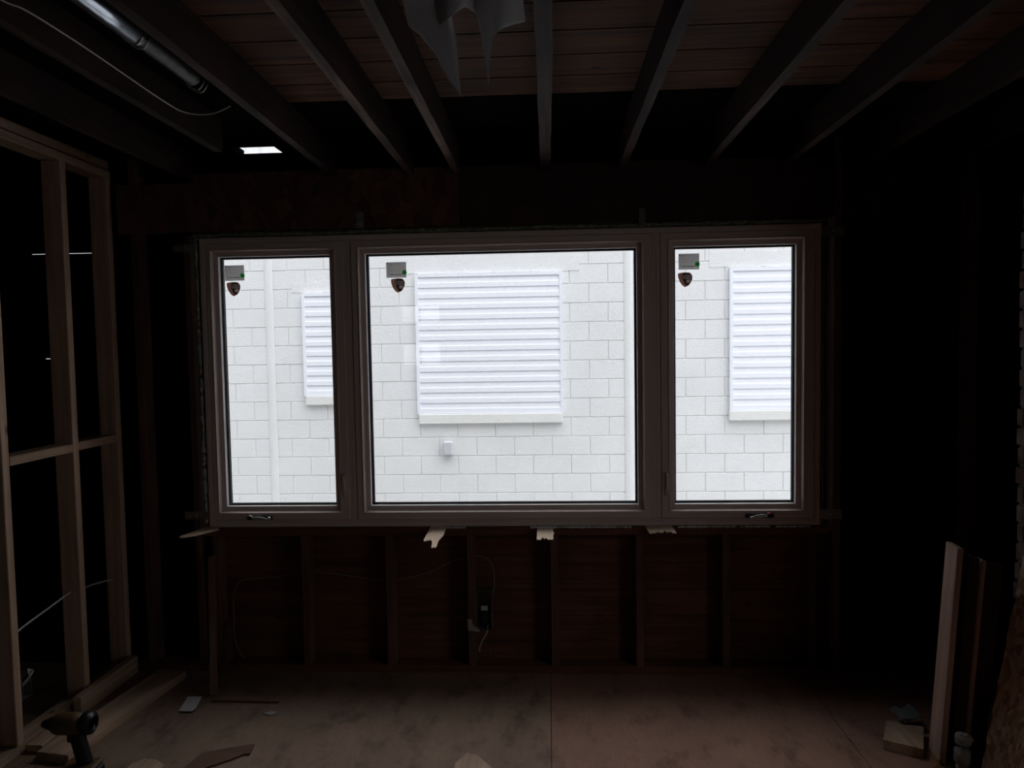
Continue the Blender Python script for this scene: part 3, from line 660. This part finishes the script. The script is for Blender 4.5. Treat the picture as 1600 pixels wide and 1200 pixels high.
def scrap(name, poly, th, label, cat, m, z=0.0, rx=0, jag=0, grp=None):
    cx = sum(p[0] for p in poly)/len(poly); cy = sum(p[1] for p in poly)/len(poly)
    bm = bmesh.new(); prism(bm, [(x-cx, y-cy) for x, y in poly], 0, th)
    o = link(name, bm, m); o.location = (cx, cy, z); o.rotation_euler = (rx, 0, 0); return tag(o, label, cat, grp)
rnd2 = random.Random(11)
jag = [(-1.372+.125*t/9, -.855+.105*t/9+rnd2.uniform(-.006, .006)) for t in range(10)]
scrap('broken_board', [(-1.452, -.90)] + [(-1.40, -.885)] + jag + [(-1.226, -.745), (-1.236, -.672), (-1.33, -.705), (-1.425, -.745)], .008, 'dark brown broken board piece with jagged edge on the floor', 'board', M_scrap, .0005)
scrap('wood_scrap', [(-1.68, -.93), (-1.665, -.83), (-1.635, -.792), (-1.58, -.800), (-1.525, -.838), (-1.56, -.93)], .010, 'pale wood scrap on the floor at the bottom edge near the drill', 'wood scrap', M_new_y, .0005)
scrap('wood_scrap', [(-.385, -.80), (-.345, -.728), (-.30, -.745), (-.235, -.83), (-.25, -.90), (-.38, -.87)], .012, 'pale wood scrap at the bottom edge under the middle pane', 'wood scrap', M_new_y, .0005)
scrap('paper_scrap', [(-1.693, -.415), (-1.630, -.418), (-1.625, -.392), (-1.640, -.305), (-1.706, -.307)], .003, 'grey square of paper lying on the floor near the leaning lath', 'paper', plain('grey_paper', (.55, .50, .50), .8), .012, math.radians(6))
tag(obx('thin_strip', (.32, .012, .008), (-1.43, -.315, .0045), (0, 0, -.02), M_scrap), 'thin brown strip lying on the floor beneath the left casement', 'strip')
scrap('paper_scrap', [(-1.305, -.42), (-1.27, -.40), (-1.235, -.41), (-1.26, -.435)], .004, 'tiny pale paper scrap right of the thin brown strip', 'paper', plain('pale_paper', (.4, .38, .35), .8), .001)
# chips and sawdust
bm = bmesh.new(); r3 = random.Random(5)
for i in range(420):
    if i < 260: x, y = r3.gauss(-2.09, .035), r3.gauss(-.87, .05)
    else: x, y = r3.uniform(-2.1, 1.4), r3.uniform(-1.2, -.25)
    s = r3.uniform(.001, .0035); a = r3.uniform(0, PI)
    box(bm, -s, s, -s*.4, s*.4, 0, s*.5, mat=Matrix.Translation((x, y, .0005)) @ Matrix.Rotation(a, 4, 'Z'))
tag(link('sawdust', bm, M_new_y), 'sawdust and tiny wood chips scattered on the plywood floor', 'sawdust', kind='stuff')
# right side: offcut, rag, pipe, boards, slab, chimney
scrap('lumber_offcut', [(1.317, -.642), (1.441, -.708), (1.525, -.541), (1.398, -.493)], .038, 'short square lumber offcut on the floor at right', 'offcut', M_new_y, .0005)
bm = bmesh.new(); r4 = random.Random(2); N = 10; g = []
for i in range(N+1):
    g.append([bm.verts.new((1.44+.11*i/N+r4.uniform(-.004, .004), -.525+.10*j/N+r4.uniform(-.004, .004)+.03*i/N, .042+.018*abs(math.sin(i*.55+j*.35))+r4.uniform(0, .003))) for j in range(N+1)])
for i in range(N):
    for j in range(N): bm.faces.new((g[i][j], g[i+1][j], g[i+1][j+1], g[i][j+1]))
o = link('crumpled_rag', bm, plain('grey_rag', (.13, .14, .135), .9), smooth=True); o.modifiers.new('t', 'SOLIDIFY').thickness = .002
tag(o, 'crumpled grey rag lying on the lumber offcut', 'rag')
pp = root('pipe_stub', (1.515, -.835, 0)); tag(pp, 'upright pipe stub with a pale taped cap in front of the leaning boards', 'pipe')
bm = bmesh.new(); tube(bm, [(0, 0, 0), (0, 0, .09)], .021, 20); link('pipe', bm, plain('brown_pipe', (.16, .11, .08), .5), pp, True)
bm = bmesh.new(); tube(bm, [(0, 0, .065), (0, 0, .068), (0, 0, .11), (.001, 0, .135), (.003, 0, .152), (.004, 0, .165), (.004, 0, .17)], [.024, .027, .027, .025, .029, .027, .012], 20); link('tape_wrap', bm, plain('pale_tape', (.20, .18, .155), .7, bump=.5, bscale=60), pp, True)
bm = bmesh.new(); tube(bm, smoothpath([(.015, 0, .165), (.03, .0, .158), (.036, -.004, .145)]), [.006, .005, .003]+[.003]*10, 6); link('tape_tail', bm, plain('pale_tape_tail', (.58, .55, .48), .7), pp, True)
br = root('brass_fitting', (1.445, -.80, 0)); tag(br, 'small brass fitting on the floor left of the pipe stub', 'fitting')
bm = bmesh.new(); tube(bm, [(0, 0, 0), (0, 0, .03)], .012, 6); tube(bm, [(0, 0, .03), (0, 0, .055)], .008, 12); link('fitting_body', bm, plain('brass', (.55, .38, .15), .3, metal=.9), br)
M_bd = wood('leaning_board', (.66, .45, .36), (.50, .33, .26), 'z', stain=.2)
M_bd_shade = wood('leaning_board_shade', (.07, .018, .015), (.05, .014, .012), 'z', stain=.2)  # shade of the boards' front faces put into a dark wood colour
def lean(xb, xt, y, h, wx, wy, yaw, label, m=M_bd):
    o = stick('leaning_board', (xb, y, .004), (xt, y+.012, h), wx, wy, m, .002)
    o.matrix_world = o.matrix_world @ Matrix.Rotation(yaw, 4, 'Z'); return tag(o, label, 'board', 'boards standing against the chimney')
lean(1.498, 1.560, -.695, .838, .022, .105, math.radians(-7), 'tallest standing board, pale edge to the window, behind the pipe stub')
lean(1.546, 1.608, -.715, .800, .036, .060, 0, 'dark red board added as the shaded front of the tallest pale board', M_bd_shade)  # added board, standing for the pale board's shaded front
lean(1.590, 1.652, -.700, .785, .018, .055, 0, 'narrow pale standing board right of the dark red one')
lean(1.650, 1.712, -.680, .760, .060, .035, 0, 'almost black standing board in the shaded tone, between the narrow pale one and the chimney', M_bd_shade)
# leaning slab of strand board
A = Vector((1.575, -.845, 0)); B = Vector((1.835, -.655, .78)); L = (B-A).length; d = (B-A).normalized()
wv = Vector((.42, -.90, 0)); wv = (wv - d*wv.dot(d)).normalized(); nv = wv.cross(d)
if nv.x > 0: nv = -nv
bm = bmesh.new(); r5 = random.Random(9); n = 24; f0 = []
def P(s, wdt, t): return A + d*s + wv*wdt + nv*t
lft = [P(L*i/n, r5.uniform(-.004, .004), 0) for i in range(n+1)]; rgt = [P(L*i/n, .168+r5.uniform(-.004, .004), 0) for i in range(n+1)]
va = [[bm.verts.new(p) for p in (lft[i], rgt[i], rgt[i]-nv*.03, lft[i]-nv*.03)] for i in range(n+1)]
for i in range(n):
    for k in range(4): bm.faces.new((va[i][k], va[i][(k+1) % 4], va[i+1][(k+1) % 4], va[i+1][k]))
bm.faces.new(va[0][::-1]); bm.faces.new(va[-1]); bmesh.ops.recalc_face_normals(bm, faces=bm.faces)
zmin = min(v.co.z for v in bm.verts); bmesh.ops.translate(bm, vec=(0, 0, -zmin+.001), verts=bm.verts)
bmesh.ops.translate(bm, vec=-A, verts=bm.verts)
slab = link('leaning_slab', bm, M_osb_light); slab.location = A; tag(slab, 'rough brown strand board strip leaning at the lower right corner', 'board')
bm = bmesh.new()   # dark stamped marks on its face
for s, w0, w1 in ((.30, .03, .12), (.355, .05, .15), (.455, .03, .13)):
    a, b = P(s, w0, .0008)-A, P(s-.02, w1, .0008)-A
    q = d*.007
    bm.faces.new([bm.verts.new(p) for p in (a, b, b+q, a+q)])
for i in range(34):
    s = r5.uniform(.1, .55); wd = r5.uniform(.04, .15); a = P(s, wd, .0009)-A; q = d*r5.uniform(.012, .03); u = wv*r5.uniform(.002, .005)
    bm.faces.new([bm.verts.new(p) for p in (a, a+u, a+u+q, a+q)])
link('stamped_mark', bm, plain('stamp_ink', (.05, .025, .015), .8), slab)
# brick chimney
def brickmat():
    m, t, b = newmat('old_brick'); b.inputs['Roughness'].default_value = .9
    tcn = t.nodes.new('ShaderNodeTexCoord'); n = t.nodes.new('ShaderNodeTexNoise'); n.inputs['Scale'].default_value = 9; n.inputs['Detail'].default_value = 6
    t.links.new(tcn.outputs['Object'], n.inputs['Vector']); r = t.nodes.new('ShaderNodeValToRGB')
    r.color_ramp.elements[0].position = .35; r.color_ramp.elements[0].color = (.11, .06, .05, 1); r.color_ramp.elements[1].position = .7; r.color_ramp.elements[1].color = (.30, .26, .23, 1)
    t.links.new(n.outputs['Fac'], r.inputs[0]); t.links.new(r.outputs[0], b.inputs['Base Color'])
    bp = t.nodes.new('ShaderNodeBump'); bp.inputs['Strength'].default_value = .8; bp.inputs['Distance'].default_value = .01
    t.links.new(n.outputs['Fac'], bp.inputs['Height']); t.links.new(bp.outputs[0], b.inputs['Normal']); return m
bm = bmesh.new(); r6 = random.Random(4); z = 0; row = 0
box(bm, 1.845, 2.385, -1.392, -.608, 0, 2.46, 0, 1)
while z < 2.38:
    h = .066; y = -1.4 - (.1 if row % 2 else 0)
    while y < -.6:
        a, b = max(y, -1.4), min(y+.205, -.6); j = r6.uniform(-.006, .006)
        if b-a > .03: box(bm, 1.832+j, 2.0, a+.001, b-.009, z, z+h, .004)
        y += .213
    box(bm, 1.85, 2.385, -.64, -.600+r6.uniform(-.004, .004), z, z+h, .004)
    z += .076; row += 1
tag(link('brick_chimney', bm, [brickmat(), plain('old_mortar', (.22, .19, .17), .95)]), 'rough brick chimney at the right edge of the view', 'chimney')

# ------------------------------------------------------------------ outside: neighbour's painted block wall
bm = bmesh.new(); box(bm, -12, 12, 4.1775, 4.40, -.60, 4.2, 0, 1)
Hh, Wd = .2032, .4064; r7 = random.Random(12)
for k in range(-5, 19):
    z0 = .257+Hh*(k-0)+.0; z1 = z0+Hh
    if z1 > 4.2: break
    sh = (.030 if k % 2 else .030+Wd/2)
    nmin = int((-7-sh)/Wd); nmax = int((7-sh)/Wd)
    for j in range(nmin, nmax):
        x0 = sh+j*Wd; g = .0026; c = .0042; pr = r7.uniform(-.0012, .0012)
        y = 4.170+pr
        o4 = [bm.verts.new(p) for p in ((x0+g, 4.178, z0+g), (x0+Wd-g, 4.178, z0+g), (x0+Wd-g, 4.178, z1-g), (x0+g, 4.178, z1-g))]
        i4 = [bm.verts.new(p) for p in ((x0+g+c, y, z0+g+c), (x0+Wd-g-c, y, z0+g+c), (x0+Wd-g-c, y, z1-g-c), (x0+g+c, y, z1-g-c))]
        bm.faces.new(i4)
        for q in range(4): bm.faces.new((o4[q], o4[(q+1) % 4], i4[(q+1) % 4], i4[q]))
for x0, x1, dpt in ((-3.063, -2.968, .012), (.806, .905, .012)):        # raised ribs running up the wall
    n = 10; va = [[bm.verts.new((x0+(x1-x0)*q/n, 4.168-dpt*math.sin(PI*q/n)**.7, z)) for q in range(n+1)] for z in (-.6, 4.2)]
    for q in range(n): bm.faces.new((va[0][q], va[0][q+1], va[1][q+1], va[1][q]))
bmesh.ops.recalc_face_normals(bm, faces=bm.faces)
bw = tag(link('neighbour_building', bm, [M_block, M_mortar]), 'white painted concrete block building across the alley outside the window', 'building')
def parge(x0, x1, z0, z1, seed):
    rr = random.Random(seed); top = []; bot = []; n = 30
    for i in range(n+1):
        x = x0+(x1-x0)*i/n; bot.append((x, z0+rr.uniform(0, .006))); top.append((x, z1+rr.uniform(-.015, .015)))
    poly = bot+top[::-1]; b2 = bmesh.new()
    va = [b2.verts.new((x, 4.1655, z)) for x, z in poly]; vb = [b2.verts.new((x, 4.172, z)) for x, z in poly]
    b2.faces.new(va[::-1]); N = len(poly)
    for i in range(N): b2.faces.new((va[(i+1) % N], va[i], vb[i], vb[(i+1) % N]))
    bmesh.ops.recalc_face_normals(b2, faces=b2.faces); link('parged_patch', b2, M_block, bw)
parge(-1.62, .34, 2.425, 2.78, 1); parge(1.70, 3.7, 2.425, 2.60, 2); parge(-2.76, -1.95, 2.25, 2.36, 3)
def boarded(x0, x1, z0, zs, z1, rows, label, sx0, sx1):
    o = root('boarded_window', ((x0+x1)/2, 4.15, z0)); tag(o, label, 'window', 'windows covered with white siding across the alley')
    of = Vector(o.location)
    def bl(name, bm, m): bmesh.ops.translate(bm, vec=-of, verts=bm.verts); return link(name, bm, m, o)
    t = .032; F = 4.128
    bm = bmesh.new()
    ringloft(bm, [(x0, x1, zs, z1, 4.168), (x0, x1, zs, z1, F), (x0+t, x1-t, zs+.006, z1-t, F), (x0+t, x1-t, zs+.006, z1-t, F+.02)])
    bl('casing', bm, M_siding)
    bm = bmesh.new(); a, b = x0+t, x1-t; lo, hi = zs+.006, z1-t; h = (hi-lo)/rows
    prof = []
    for k in range(rows):
        zb = lo+k*h; prof += [(F+.004, zb), (F+.005, zb+h*.42), (F+.009, zb+h*.52), (F+.0145, zb+h*.99)]
    va = [[bm.verts.new((x, y, z)) for y, z in prof] for x in (a, b)]
    for q in range(len(prof)-1): bm.faces.new((va[0][q], va[1][q], va[1][q+1], va[0][q+1]))
    bl('siding', bm, M_siding)
    bm = bmesh.new(); box(bm, sx0, sx1, 4.120, 4.168, z0, zs-.002, .006); bl('window_sill', bm, M_sill)
boarded(-1.412, .158, .815, .922, 2.417, 13, 'boarded window across the alley in full view through the middle pane', -1.397, .148)
boarded(-2.645, -1.97, 1.034, 1.135, 2.240, 10, 'smaller boarded window across the alley, seen through the left casement', -2.630, -1.975)
boarded(1.905, 3.47, .815, .922, 2.414, 13, 'boarded window across the alley, cut off in the right casement', 1.897, 3.48)
ub = root('utility_box', (-1.09, 4.14, .477)); tag(ub, 'small grey utility box on the block wall under the boarded window', 'utility box')
bm = bmesh.new(); box(bm, -.050, .054, -.050, .028, 0, .150, .012); link('box_body', bm, M_ubox, ub)
bm = bmesh.new(); box(bm, -.044, .048, -.060, -.048, .008, .146, .006); link('box_cover', bm, M_ubox, ub)
bm = bmesh.new(); box(bm, -40, 40, -40, 40, -.62, -.60); struct(link('ground', bm, M_ground))
